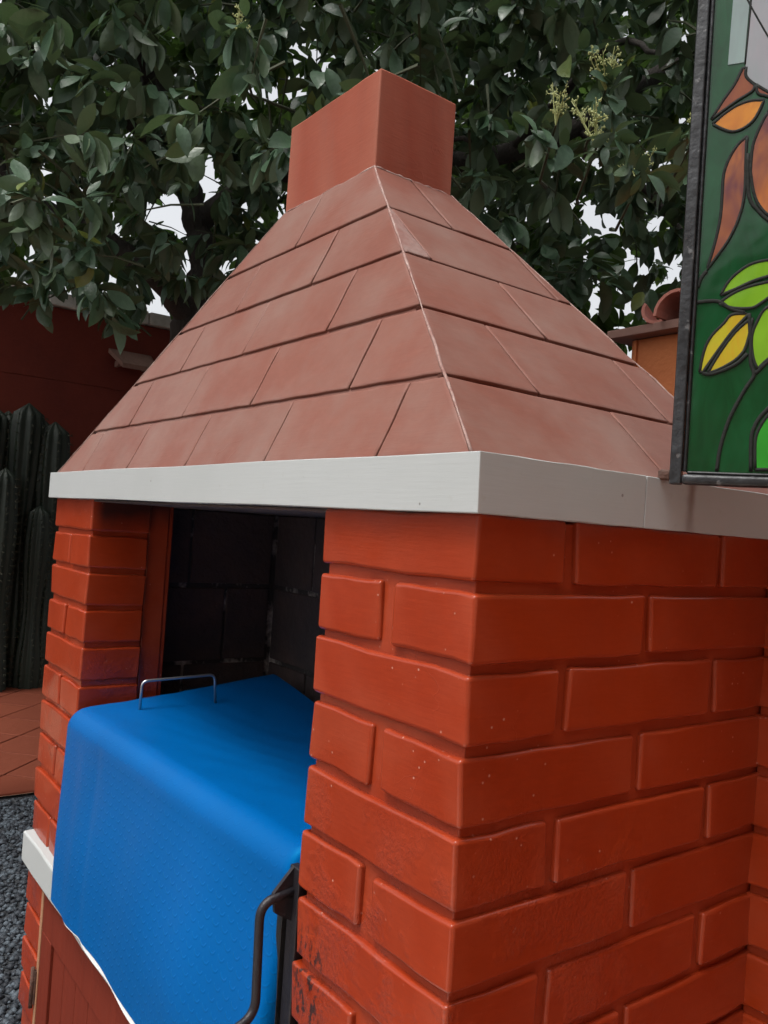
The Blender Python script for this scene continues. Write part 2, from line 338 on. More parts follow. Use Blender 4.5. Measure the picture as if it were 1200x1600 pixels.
# loose dark gravel
def pebbles():
    N_ = 16000; base = np.array([(1, 0, 0), (-1, 0, 0), (0, 1, 0), (0, -1, 0), (0, 0, 1), (0, 0, -1)], float)
    fc = np.array([(0, 2, 4), (2, 1, 4), (1, 3, 4), (3, 0, 4), (2, 0, 5), (1, 2, 5), (3, 1, 5), (0, 3, 5)])
    px = rng.uniform(-4.2, -1.9, N_); py = rng.uniform(-.75, 1.3, N_); s = rng.uniform(.008, .024, N_)
    V = np.repeat(base[None], N_, 0) * rng.uniform(.6, 1.1, (N_, 6, 1)); a = rng.uniform(0, 6.28, N_); ca, sa = np.cos(a), np.sin(a)
    V[:, :, 2] *= .65; X = V[:, :, 0] * ca[:, None] - V[:, :, 1] * sa[:, None]; Y = V[:, :, 0] * sa[:, None] + V[:, :, 1] * ca[:, None]
    V = np.stack([X, Y, V[:, :, 2]], 2) * s[:, None, None] + np.stack([px, py, np.full(N_, GZ - .026)], 1)[:, None]
    F = fc[None] + (np.arange(N_) * 6)[:, None, None]
    return mesh_np('gravel', V.reshape(-1, 3), F.reshape(-1, 3))
def mesh_np(name, V, F):
    me = bpy.data.meshes.new(name); k = F.shape[1]
    me.vertices.add(len(V)); me.vertices.foreach_set('co', np.ascontiguousarray(V, np.float32).ravel())
    me.loops.add(F.size); me.loops.foreach_set('vertex_index', np.ascontiguousarray(F, np.int32).ravel())
    me.polygons.add(len(F)); me.polygons.foreach_set('loop_start', np.arange(0, F.size, k, dtype=np.int32))
    me.update(calc_edges=True); me.validate(); return me
tag(link('gravel', pebbles(), 'gravel_stone'), 'loose dark grey gravel lying between the tiled floor and the barbecue', 'gravel', kind='stuff')

# ------------------------------------------------------------------ left boundary wall (plane x = -7.75)
WR = root('boundary_wall', (-7.9, 1.0, GZ), 'dark red painted wall with a pale coping behind the cactus', 'wall'); WR['kind'] = 'thing'
WX = -7.75
wh = 1.985 - GZ
ln = 0
for k in range(5):                                   # rendered in broad lifts
    z0 = GZ + k * wh / 5; z1 = z0 + wh / 5 - .004
    slab_box(WX - .2, WX, -3.5, 7, z0, z1, 'wall_course', 'wall_red_paint', WR, r=.004)
slab_box(WX - .19, WX - .008, -3.4, 6.9, GZ, 1.98, 'wall_core', 'wall_red_paint', WR)
yy = -3.5
while yy < 7: 
    slab_box(WX - .25, WX + .06, yy, yy + .98, 1.989, 2.118 + random.uniform(-.006, .006), 'coping_stone', 'coping_white', WR, r=.012, jit=.006, cuts=2, var=int(yy * 7) % 4); yy += .99
# small sloping canopy on the wall
CN = root('wall_canopy', (WX, 2.28, 1.46), 'small weathered sloping canopy fixed high on the dark red wall', 'canopy')
bm = bmesh.new()
a = [(WX + .002, 2.06, 1.68), (WX + .002, 2.5, 1.68), (WX + .34, 2.46, 1.50), (WX + .34, 2.10, 1.50)]
top = [bm.verts.new(v) for v in a]; bot = [bm.verts.new((v[0], v[1], v[2] - .045)) for v in a]
bm.faces.new(top[::-1]); bm.faces.new(bot)
for i in range(4): bm.faces.new((top[i], top[(i + 1) % 4], bot[(i + 1) % 4], bot[i]))
fin(bm, 'roof_board', 'weathered_wood', CN)
for y in (2.13, 2.41): slab_box(WX + .001, WX + .12, y, y + .03, 1.50, 1.56, 'bracket', 'weathered_wood', CN)

# ------------------------------------------------------------------ cactus
CA = root('column_cactus', (-7.2, 1.2, GZ), 'clump of tall dark green column cactus stems against the red wall', 'cactus')
def cactus_stem(x, y, h, r, lean, nm='stem'):
    bm = bmesh.new(); ribs = 9; n = ribs * 6; st = 26; rings = []
    for i in range(st + 1):
        t = i / st; z = GZ + h * t; rr = r * (.85 + .15 * math.sin(t * 9 + x * 7)) * (1 - .1 * t)
        if t > .94: rr *= math.sqrt(max(0, 1 - ((t - .94) / .06) ** 2)) * .96 + .04
        ring = []
        for k in range(n):
            a = 2 * math.pi * k / n; q = rr * (1 + .13 * math.cos(ribs * a))
            ring.append(bm.verts.new((x + lean[0] * t + q * math.cos(a), y + lean[1] * t + q * math.sin(a), z)))
        rings.append(ring)
    for i in range(st):
        for k in range(n): bm.faces.new((rings[i][k], rings[i][(k + 1) % n], rings[i + 1][(k + 1) % n], rings[i + 1][k]))
    bm.faces.new(rings[-1])
    o = fin(bm, nm, 'cactus_skin', CA, True)
    bm = bmesh.new()
    for kk in range(ribs):
        a = 2 * math.pi * kk / ribs
        for i in range(30):
            t = (i + .5) / 31; rr = r * 1.16 * (.85 + .15 * math.sin(t * 9 + x * 7)) * (1 - .1 * t)
            c = Vector((x + lean[0] * t + rr * math.cos(a), y + lean[1] * t + rr * math.sin(a), GZ + h * t))
            for _ in range(4):
                d = Vector((math.cos(a) + random.uniform(-.8, .8), math.sin(a) + random.uniform(-.8, .8), random.uniform(-.6, .8))).normalized()
                s = d.orthogonal().normalized() * .0035
                bm.faces.new([bm.verts.new(c + s), bm.verts.new(c - s), bm.verts.new(c + d * .04)])
    sp = fin(bm, 'spines', 'spine', CA); sp['kind'] = 'stuff'
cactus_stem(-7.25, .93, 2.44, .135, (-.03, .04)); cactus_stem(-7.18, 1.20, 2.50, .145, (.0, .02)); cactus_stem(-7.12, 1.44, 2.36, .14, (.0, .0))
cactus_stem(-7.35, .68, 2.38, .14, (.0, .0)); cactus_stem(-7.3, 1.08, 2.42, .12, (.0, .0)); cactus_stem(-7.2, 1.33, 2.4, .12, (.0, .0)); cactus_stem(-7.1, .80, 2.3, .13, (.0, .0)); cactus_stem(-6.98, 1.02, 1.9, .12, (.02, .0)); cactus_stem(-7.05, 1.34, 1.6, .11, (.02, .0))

# ------------------------------------------------------------------ orange wall behind on the right
OW = root('orange_wall', (-.5, 2.5, GZ), 'orange rendered wall with a coping board behind the hood', 'wall')
slab_box(-1.66, 2.6, 2.4, 2.6, GZ, .955, 'wall_body', 'orange_plaster', OW, r=.006)
slab_box(-1.64, -1.625, 2.386, 2.41, GZ, .95, 'corner_bead', 'orange_plaster', OW, r=.003)
slab_box(-1.74, 2.7, 2.33, 2.67, .958, .995, 'coping_board', 'weathered_wood', OW, r=.004, jit=.002, cuts=3)
def clay_tile(x, y, z, rot, R=.085, L=.36, lab=None):
    bm = bmesh.new(); n = 10; st = 5; vo_, vi = [], []
    for i in range(st):
        t = i / (st - 1); rr = R * (1 - .18 * t)
        for lst, q in ((vo_, rr), (vi, rr - .013)):
            lst.append([bm.verts.new(((q * math.cos(math.pi * k / n)), L * (t - .5), q * math.sin(math.pi * k / n))) for k in range(n + 1)])
    for i in range(st - 1):
        for k in range(n):
            bm.faces.new((vo_[i][k], vo_[i][k + 1], vo_[i + 1][k + 1], vo_[i + 1][k])); bm.faces.new((vi[i][k + 1], vi[i][k], vi[i + 1][k], vi[i + 1][k + 1]))
    for k in range(n):
        bm.faces.new((vo_[0][k + 1], vo_[0][k], vi[0][k], vi[0][k + 1])); bm.faces.new((vo_[-1][k], vo_[-1][k + 1], vi[-1][k + 1], vi[-1][k]))
    for k in (0, n):
        for i in range(st - 1): bm.faces.new((vo_[i][k], vo_[i + 1][k], vi[i + 1][k], vi[i][k]))
    bmesh.ops.recalc_face_normals(bm, faces=bm.faces[:])
    o = fin(bm, 'roof_tile', 'clay_tile', None, False, (x, y, z)); o.rotation_euler = rot; 
    return tag(o, lab, 'roof tile', 'curved clay tiles lying on the orange wall')
clay_tile(-1.39, 2.46, 1.003, (0, 0, .15), R=.10, lab='arched clay tile standing on the orange wall beside the window frame')
clay_tile(-1.57, 2.50, 1.035, (.1, math.pi + .6, .35), R=.06, lab='upturned clay tile at the free end of the orange wall')
clay_tile(-1.30, 2.41, 1.065, (.25, .9, .9), R=.05, L=.22, lab='broken clay tile leaning across the arched one on the orange wall')
clay_tile(-1.12, 2.47, 1.003, (0, 0, -.1), lab='arched clay tile on the orange wall mostly behind the window frame')

# ------------------------------------------------------------------ barbecue
BQ = root('brick_barbecue', (-.79, .3, GZ), 'red painted brick barbecue with a tiled pyramid hood and white band', 'barbecue')
P_ = .086; J = .0118; BH = P_ - J
def zc(n): return (-n * P_ + J / 2, -n * P_ + P_ - J / 2)      # course n spans its bed joints
BR = .0054; CUT = 4; JIT = .0019
vcount = [0]
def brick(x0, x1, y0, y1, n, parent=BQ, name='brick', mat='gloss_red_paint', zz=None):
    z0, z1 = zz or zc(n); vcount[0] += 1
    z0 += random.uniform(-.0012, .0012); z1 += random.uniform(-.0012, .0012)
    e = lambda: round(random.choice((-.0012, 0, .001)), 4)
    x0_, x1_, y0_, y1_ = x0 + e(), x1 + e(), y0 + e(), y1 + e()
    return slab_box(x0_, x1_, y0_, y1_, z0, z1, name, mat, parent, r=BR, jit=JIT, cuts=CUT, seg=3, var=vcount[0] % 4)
W, PW, D = 1.578, .301, .583
# right pillar with its side wall
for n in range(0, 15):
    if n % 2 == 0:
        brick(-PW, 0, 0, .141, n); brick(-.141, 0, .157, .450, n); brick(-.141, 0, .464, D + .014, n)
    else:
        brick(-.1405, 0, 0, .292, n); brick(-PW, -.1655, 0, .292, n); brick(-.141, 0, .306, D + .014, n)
slab_box(-PW + .008, -.008, .008, D + .02, GZ, zc(0)[1] - .004, 'mortar_core', 'gloss_red_paint', BQ, r=.002)
# left pillar
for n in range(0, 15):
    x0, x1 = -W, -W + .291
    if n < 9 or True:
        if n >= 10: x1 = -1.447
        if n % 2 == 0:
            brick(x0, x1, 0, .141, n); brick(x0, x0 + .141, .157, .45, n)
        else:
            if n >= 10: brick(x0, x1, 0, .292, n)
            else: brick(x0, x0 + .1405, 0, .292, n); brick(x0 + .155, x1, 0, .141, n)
slab_box(-W + .008, -W + .283, .008, .14, -.76, zc(0)[1] - .004, 'mortar_core', 'gloss_red_paint', BQ, r=.002)
slab_box(-W + .008, -W + .274, .13, .205, -.76, zc(0)[1] - .004, 'mortar_core', 'gloss_red_paint', BQ, r=.002)
slab_box(-W + .006, -W + .12, .2, .64, GZ, zc(0)[1] - .004, 'mortar_core', 'gloss_red_paint', BQ, r=.002)
slab_box(-W + .008, -1.455, .008, .2, GZ, -.86, 'mortar_core', 'gloss_red_paint', BQ, r=.002)
slab_box(-W + .15, -1.3005, .142, .196, -.76, zc(0)[1] - .002, 'rendered_return', 'gloss_red_paint', BQ, r=.005, jit=.0016, cuts=3)
# firebox lining of sooty blocks
BHt = .19; zl = [.078 - k * .205 for k in range(6)]
for k in range(5):
    z1, z0 = zl[k] - .006, zl[k] - .199
    ys = [.216, .42, .556] if k % 2 else [.216, .31, .556]
    for a, b in zip(ys[:-1], ys[1:]): slab_box(-1.455, -1.424, a + .004, b - .004, z0, z1, 'lining_block', 'soot_block', BQ, r=.003, jit=.001, cuts=1)
    xs = [-1.42, -1.02, -.62, -.31] if k % 2 else [-1.42, -1.22, -.82, -.42, -.31]
    for a, b in zip(xs[:-1], xs[1:]): slab_box(a + .004, b - .004, .562, .59, z0, z1, 'lining_block', 'soot_block', BQ, r=.003, jit=.001, cuts=1)
slab_box(-1.458, -1.429, .21, .60, -.96, .077, 'lining_mortar', 'soot_mortar', BQ, r=.001)
slab_box(-1.428, -.302, .567, .60, -.96, .077, 'lining_mortar', 'soot_mortar', BQ, r=.001)
slab_box(-1.45, -.302, .004, .56, .0735, .0778, 'throat_slab', 'soot_block', BQ, r=.001)
slab_box(-W, 0, .602, .66, GZ, .076, 'back_wall', 'gloss_red_paint', BQ, r=.003)
# white band: four beams carrying the hood
def band(x0, x1, y0, y1, z0, z1, var):
    return slab_box(x0, x1, y0, y1, z0, z1, 'white_band', 'white_paint', BQ, r=.0012, jit=.0009, cuts=9, seg=2, var=var)
band(-1.592, .013, -.016, .262, .0785, .1425, 0)
band(-.14, .0128, .2625, .80, .0785, .1425, 1)
band(-1.5915, -1.45, .2625, .66, .0785, .1425, 2)
band(-1.449, -.141, .56, .66, .0785, .1425, 3)
# hood
HB = [(-1.555, -.008), (-.010, -.008), (-.010, .639), (-1.555, .639)]     # base rectangle
HT = [(-.955, .264), (-.625, .264), (-.625, .452), (-.955, .452)]          # under the chimney
Z0, Z1 = .1405, .725
def hp(i, s, inset=0.):
    a, b = HB[i], HT[i]; cx_, cy_ = -.79, .34
    v = Vector((a[0] + (b[0] - a[0]) * s, a[1] + (b[1] - a[1]) * s, Z0 + (Z1 - Z0) * s))
    return v
bm = bmesh.new()
def inward(v, d): return v - Vector(((v.x + .79), (v.y - .32) * 1.2, .35)).normalized() * d
lo = [bm.verts.new(inward(hp(i, 0), .006) + Vector((0, 0, .0))) for i in range(4)]; hi = [bm.verts.new(inward(hp(i, 1), .006)) for i in range(4)]
for i in range(4): bm.faces.new((lo[i], lo[(i + 1) % 4], hi[(i + 1) % 4], hi[i]))
bm.faces.new(hi); bm.faces.new(lo[::-1])
HOOD = fin(bm, 'hood', 'dull_red_paint', BQ)
ROW = [0, .178, .375, .575, .778, 1.0]
def hood_face(i0, i1, joints):
    """tiles in rows on the face between hip i0 and hip i1; joints: list per row of fractions measured in metres along the base axis"""
    A, B = hp(i0, 0), hp(i1, 0); ax = (B - A).normalized(); C0 = hp(i0, 1)
    up = (C0 - A); up = up - ax * up.dot(ax); up.normalize(); nrm = ax.cross(up).normalized()
    for k in range(5):
        s0, s1 = ROW[k], ROW[k + 1]; g = .0038
        a0, a1, b0, b1 = hp(i0, s0), hp(i0, s1), hp(i1, s0), hp(i1, s1)
        sl = (a1 - a0).dot(up); gg = g / sl * (s1 - s0)
        lo_s, hi_s = s0 + (gg if k else 0.0005), s1 - gg * (1 if k < 4 else .1)
        a0, a1, b0, b1 = hp(i0, lo_s), hp(i0, hi_s), hp(i1, lo_s), hp(i1, hi_s)
        pos = [None] + joints[k] + [None]
        for q in range(len(pos) - 1):
            L, R = pos[q], pos[q + 1]; gj = .0016 + random.uniform(-.0004, .0006)
            def pt(end, j, low, side):
                base = (a0 if low else a1) if side < 0 else (b0 if low else b1); lo_, hi_ = (a0, b0) if low else (a1, b1)
                if j is None: return base.copy()
                row0 = a0 if low else a1; t = j + (random.uniform(-.001, .001)); t = min(max(t, lo_.dot(ax) + .003), hi_.dot(ax) - .003)
                return row0 + ax * (t - row0.dot(ax)) + ax * (gj if side < 0 else -gj)
            p = [pt(0, L, True, -1), pt(0, R, True, 1), pt(0, R, False, 1), pt(0, L, False, -1)]
            if (p[1] - p[0]).dot(ax) < .008 or (p[2] - p[3]).dot(ax) < .0003: 
                continue
            bm = bmesh.new(); th = .0065 + random.uniform(-.0006, .0008)
            # mesh: bottom ring (inside), top ring, with wobbly edges
            nseg = 6
            def edge(u, v): return [u.lerp(v, j / nseg) for j in range(nseg)]
            ring = edge(p[0], p[1]) + edge(p[1], p[2]) + edge(p[2], p[3]) + edge(p[3], p[0])
            cen = sum(p, Vector()) / 4
            def wob(v, amp): 
                return v + ax * amp * math.sin(v.z * 90 + v.x * 50 + k) + up * amp * math.sin(v.x * 60 + v.y * 55 + k * 2)
            isc = [False] * len(ring)
            r0 = [bm.verts.new(wob(v, .0006) - nrm * .012) for v in ring]
            r1 = [bm.verts.new(wob(v, .0006) + nrm * (th - .007)) for v in ring]
            def shrink(v, d):
                w_ = cen - v; return v + w_.normalized() * d
            r2 = [bm.verts.new(wob(shrink(v, .0022), .0006) + nrm * (th - .0053)) for v in ring]
            r3 = [bm.verts.new(wob(shrink(v, .007), .0006) + nrm * (th - .005 + random.uniform(-.0002, .0002))) for v in ring]
            m_ = len(ring)
            for ra, rb in ((r0, r1), (r1, r2), (r2, r3)):
                for j in range(m_): bm.faces.new((ra[j], ra[(j + 1) % m_], rb[(j + 1) % m_], rb[j]))
            bm.faces.new(r3)
            bm.normal_update()
            me = bpy.data.meshes.new('hood_tile'); bm.to_mesh(me); bm.free(); weighted(me)
            link('hood_tile', me, 'grey_patch' if (i0 == 1 and k == 3 and q == 0) else 'dull_red_paint', HOOD)
F_even = [-1.352, -1.056, -.760, -.468, -.181]
hood_face(0, 1, [F_even, [-1.20, -.904, -.62, -.327], [-1.062, -.772, -.480], [-.928, -.632], [-.796]])
hood_face(1, 2, [[.345], [.207, .495], [.345], [.207, .495], [.349]])
hood_face(2, 3, [[.3, .8, 1.2], [], [], [], []]) if False else hood_face(2, 3, [[], [], [], [], []])
hood_face(3, 0, [[], [], [], [], []])
# mortar ridge bead down the near hips
for i in (0, 1, 2):
    pts = [hp(i, t / 24) for t in range(25)]
    pts = [q + Vector(((1 if i else -1) * .001 + random.uniform(-.0012, .0012), -.001 if i < 2 else .001, .0005 + random.uniform(-.0008, .0008))) for q in pts]
    tube(pts, [.0013 + random.uniform(-.0004, .0011) for _ in pts], 'hip_ridge', 'ridge_mortar', HOOD, n=6)
# chimney
slab_box(-.955, -.625, .264, .452, .728 - .03, .912, 'chimney', 'chimney_red_paint', BQ, r=.0035, jit=.0012, cuts=5, seg=3)
cb = [(-.955, .264), (-.625, .264), (-.625, .452), (-.955, .452), (-.955, .264)]
cp_ = []
for (a, b), (c_, d_) in zip(cb[:-1], cb[1:]):
    for t in range(16): cp_.append((a + (c_ - a) * t / 16 + random.uniform(-.0012, .0012), b + (d_ - b) * t / 16 + random.uniform(-.0012, .0012), .7245 + random.uniform(-.001, .0015)))
cp_.append(cp_[0]); tube(cp_, [.0022 + random.uniform(-.001, .0014) for _ in cp_], 'mortar_bead', 'ridge_mortar', BQ, n=6)
# counter slab and cupboard front below it
cs = slab_box(-1.578, -.302, -.021, .5, -.842, -.766, 'counter_slab', 'white_paint', BQ, r=.006, jit=.002, cuts=9, seg=2)
DR = tag(fin(bmesh.new(), 'cupboard_door', 'door_paint', BQ)); bpy.data.objects.remove(DR)
bm = bmesh.new(); 
bmesh.ops.create_cube(bm, size=1, matrix=Matrix.Translation((-.86, .028, -1.2)) @ Matrix.Diagonal((1.13, .012, .66, 1)))
DR = fin(bm, 'cupboard_door', 'door_paint', BQ)
slab_box(-1.425, -.31, .0, .021, -.957, -.850, 'top_rail', 'door_paint', DR, r=.002)
slab_box(-1.425, -1.345, .0, .021, -1.53, -.9585, 'stile', 'door_paint', DR, r=.002)
xx = -1.342
while xx < -.32:
    slab_box(xx, min(xx + .083, -.31), .006, .021, -1.53, -.959, 'plank', 'door_paint', DR, r=.0025); xx += .0855
slab_box(-1.444, -1.428, -.001, .024, -1.53, -.846, 'door_jamb', 'bare_wood', BQ, r=.0015)
slab_box(-1.447, -1.434, -.006, .002, -1.14, -1.06, 'hinge', 'rusty_iron', DR, r=.002)
tube([(-1.4405, -.009, -1.148), (-1.4405, -.009, -1.052)], .005, 'hinge', 'rusty_iron', DR, n=8)

# ------------------------------------------------------------------ brick garden wall meeting the barbecue on the right
GW = root('brick_wall', (.6, .65, GZ), 'red painted brick garden wall meeting the right side of the barbecue', 'wall')
for n in range(0, 18):
    z0, z1 = zc(n)
    if z0 < GZ: continue
    xs = [-.012, .150, .454, .758, 1.062, 1.366, 1.59] if n % 2 else [-.012, .300, .604, .908, 1.212, 1.59]
    for a, b in zip(xs[:-1], xs[1:]): brick(a, b - .0135, .583, .70, n, GW)
slab_box(-.006, 1.58, .5912, .70, GZ, .07, 'mortar_core', 'gloss_red_paint', GW, r=.002)

# ------------------------------------------------------------------ unseen wall of the window's house, added and coloured to shape side light
HW = root('unseen_house_wall', (1.75, -.9, GZ), 'unseen rendered house wall added at the right to shape the side light', 'wall')
slab_box(1.6, 1.8, -4.2, 4.5, GZ, 1.45, 'wall_body', 'house_plaster', HW, r=.005)
slab_box(1.35, 2.05, -4.4, 4.7, 1.46, 1.53, 'eave', 'weathered_wood', HW, r=.005)

# ------------------------------------------------------------------ iron grill under the cloth
GR = root('grill', (-.78, .25, -.766), 'black iron grill with crank and wire handles under the blue cloth', 'grill')
slab_box(-1.225, -.352, .03, .47, -.764, -.405, 'grill_box', 'black_iron', GR, r=.02, seg=3)
slab_box(-.3305, -.305, .003, .016, -.762, -.405, 'side_rail', 'black_iron', GR, r=.002)
slab_box(-.347, -.3335, -.002, .012, -.762, -.455, 'side_plate', 'frame_metal', GR, r=.001)
tube(filleted([(-.32, .012, -.436), (-.32, -.045, -.445), (-.32, -.041, -.590), (-.31, -.105, -.606)], .022, 6), .0062, 'crank_handle', 'black_iron', GR, n=12)
bm = bmesh.new(); q = [(-.325, .004, -.405), (-.325, -.026, -.436), (-.325, -.022, -.462), (-.325, .004, -.478)]
a = [bm.verts.new(v) for v in q]; b = [bm.verts.new((v[0] + .006, v[1], v[2])) for v in q]
bm.faces.new(a); bm.faces.new(b[::-1])
for i in range(4): bm.faces.new((a[(i + 1) % 4], a[i], b[i], b[(i + 1) % 4]))
fin(bm, 'gusset', 'black_iron', GR)
tube(filleted([(-1.165, .101, -.395), (-1.165, .102, -.320), (-1.141, .266, -.309), (-1.141, .272, -.375)], .014, 6), .0032, 'wire_handle', 'steel', GR, n=10)

# ------------------------------------------------------------------ blue cloth
CX0, CX1 = -1.243, -.350
def cloth_pt(s, x):
    """s: metres along the section from the back, over the top, down the front; returns point and outward normal (yz)"""
    yb, yf, rad = .47, -.030 + .034 * min(1, max(0, (x - CX0) / (CX1 - CX0))), .044
    top_len = (yb - (yf + rad)); s += top_len - .466; arc = rad * math.pi / 2
    zt = -.388
    if s < top_len:
        y = yb - s; t = y / yb; z = zt + .050 * max(0, t) ** 1.2 * (1 - .92 * min(1, max(0, x - CX0 - .02) / .30)) - .012 * min(1, max(0, x - CX0) / .3) * max(0, t) ; n_ = Vector((0, -.05, 1)).normalized()
    elif s < top_len + arc:
        a = (s - top_len) / rad; y = yf + rad - rad * math.sin(a); z = zt - rad + rad * math.cos(a); n_ = Vector((0, -math.sin(a), math.cos(a)))
    else:
        d = s - top_len - arc; y = yf; z = zt - rad - d; n_ = Vector((0, -1, 0))
    return Vector((x, y, z)), n_, s - top_len
def make_cloth(off, hem, name, mat, parent, s_start=0.):
    bm = bmesh.new(); uvl = bm.loops.layers.uv.new('UVMap'); NS, NX = 110, 90; S = .97; rows = []; E_ = .035; R_ = .016
    for i in range(NS + 1):
        r_ = []
        for j in range(NX + 1):
            u = -E_ + (CX1 - CX0 + 2 * E_) * j / NX
            over = 0.
            if u < 0: x = CX0; over = -u; sg = -1
            elif u > CX1 - CX0: x = CX1; over = u - (CX1 - CX0); sg = 1
            else: x = CX0 + u; sg = 0
            s = s_start + (S + hem(x) - s_start) * i / NS
            p_, n_, f = cloth_pt(s, x)
            # folds and sag
            fx = (x - CX0)
            drop = max(0., f - .03)
            q_ = min(1, max(0, (drop - .04) / .30)); q_ = q_ * q_ * (3 - 2 * q_)
            fold = .0035 * math.sin(fx * 10 + .6 + drop * 1.5) * min(1, drop / .3) + .0018 * math.sin(fx * 27 + drop * 4 + 1.2) * min(1, drop / .2)
            fold += .004 * math.exp(-((fx - .12) / .03) ** 2) * min(1, drop / .12) - .0035 * math.exp(-((fx - .19) / .018) ** 2) * min(1, drop / .12)
            fold *= min(1, fx / .06 + .35); fold += (.007 + .036 * min(1, fx / .9)) * q_
            sag = 0.
            if f < 0:
                sag = -.010 * math.sin(math.pi * min(1, max(0, fx / .92))) * math.sin(math.pi * min(1, -f / .47)) + .0006 * math.sin(-f * 55 + fx * 14 + 2 * math.sin(fx * 9)) * math.sin(math.pi * min(1, -f / .47)) + .0004 * math.sin(-f * 83 - fx * 31 + 2 * math.sin(f * 17))
            if f > 0:
                pass
            p_ = p_ + n_ * (fold if f > 0 else sag)
            if over:
                a = min(over / R_, math.pi / 2); dn = R_ * (1 - math.cos(a)) + max(0, over - R_ * math.pi / 2)
                p_ = p_ - n_ * dn + Vector((sg * R_ * math.sin(a), 0, 0))
            p_ = p_ - n_ * off
            v = bm.verts.new(p_); r_.append((v, u, s))
        rows.append(r_)
    for i in range(NS):
        for j in range(NX):
            q = (rows[i][j], rows[i + 1][j], rows[i + 1][j + 1], rows[i][j + 1]); f = bm.faces.new([k[0] for k in q])
            for lp, k in zip(f.loops, q): lp[uvl].uv = (k[1], k[2])
    return fin(bm, name, mat, parent, True)
hem0 = lambda x: -.058 + .003 * math.sin(x * 7)
CL = make_cloth(0, hem0, 'tablecloth', 'blue_vinyl', None)
tag(CL, 'bright blue embossed vinyl cloth draped over the grill', 'tablecloth')
make_cloth(.0018, lambda x: hem0(x) + .001 + .009 * min(1, max(0, (x + 1.2) / .2)) + .004 * math.sin(x * 31) * min(1, max(0, (x + 1.2) / .2)), 'felt_backing', 'white_felt', CL, s_start=.84)

# ------------------------------------------------------------------ stained glass window
SQ = Vector((.03, .297, .135)); SD = Vector((.89, .45, 0)).normalized(); SN = Vector((SD.y, -SD.x, 0))   # SN faces the viewer
SG = root('stained_glass_window', SQ, 'stained glass casement in a black metal frame beside the hood', 'window')
def sp_(u, v, d=0.): return SQ + SD * u + Vector((0, 0, v)) + SN * d
PH, PWD = .86, .42
def frame_bar(u0, u1, v0, v1, d0, d1, name, mat='frame_metal', r=.0015):
    me = round_box(u1 - u0, d1 - d0, v1 - v0, r, 2, .0006, 5, int(abs(u0 * 1000)) % 3)
    o = link(name, me, mat, SG, sp_((u0 + u1) / 2, (v0 + v1) / 2, (d0 + d1) / 2)); o.rotation_euler.z = math.atan2(SD.y, SD.x); return o
frame_bar(-.0075, .0065, 0.0, PH, -.012, .008, 'frame_stile', r=.002)
frame_bar(.0068, .0118, .0155, PH - .015, -.006, .004, 'glazing_bead', r=.002)
frame_bar(PWD - .007, PWD + .007, 0, PH, -.012, .008, 'frame_stile', r=.003)
frame_bar(.0065, PWD - .0072, 0.0, .0125, -.012, .010, 'frame_rail', r=.004)
frame_bar(.0065, PWD - .0072, PH - .014, PH, -.012, .008, 'frame_rail', r=.003)
frame_bar(.012, PWD - .0075, .0127, .0165, -.006, .003, 'glazing_bead', r=.0015)
def poly_piece(pts, d0, d1, name, mat, smooth_n=3):
    if smooth_n: 
        P = [Vector((a, b, 0)) for a, b in pts]; n = len(P); o = []
        for i in range(n):
            a, b, c, d = P[i - 1], P[i], P[(i + 1) % n], P[(i + 2) % n]
            sharp = (b - a).angle(c - b, 0) > .9 ; sharp2 = (c - b).angle(d - c, 0) > .9
            for j in range(smooth_n):
                t = j / smooth_n; a_ = b - (c - b) if sharp else a; d_ = c + (c - b) if sharp2 else d
                o.append(.5 * ((2 * b) + (c - a_) * t + (2 * a_ - 5 * b + 4 * c - d_) * t * t + (3 * b - a_ - 3 * c + d_) * t ** 3))
        pts = [(v.x, v.y) for v in o]
    bm = bmesh.new(); fr = [bm.verts.new(sp_(a, b, d1)) for a, b in pts]; bk = [bm.verts.new(sp_(a, b, d0)) for a, b in pts]
    bm.faces.new(fr); bm.faces.new(bk[::-1]); n = len(pts)
    for i in range(n): bm.faces.new((fr[(i + 1) % n], fr[i], bk[i], bk[(i + 1) % n]))
    bmesh.ops.triangulate(bm, faces=[f for f in bm.faces if len(f.verts) > 4]); bmesh.ops.recalc_face_normals(bm, faces=bm.faces[:])
    return fin(bm, name, mat, SG), pts
poly_piece([(.011, .0150), (PWD - .006, .0150), (PWD - .006, PH - .013), (.011, PH - .013)], -.0035, -.0005, 'glass_pane', 'glass_green', 0)
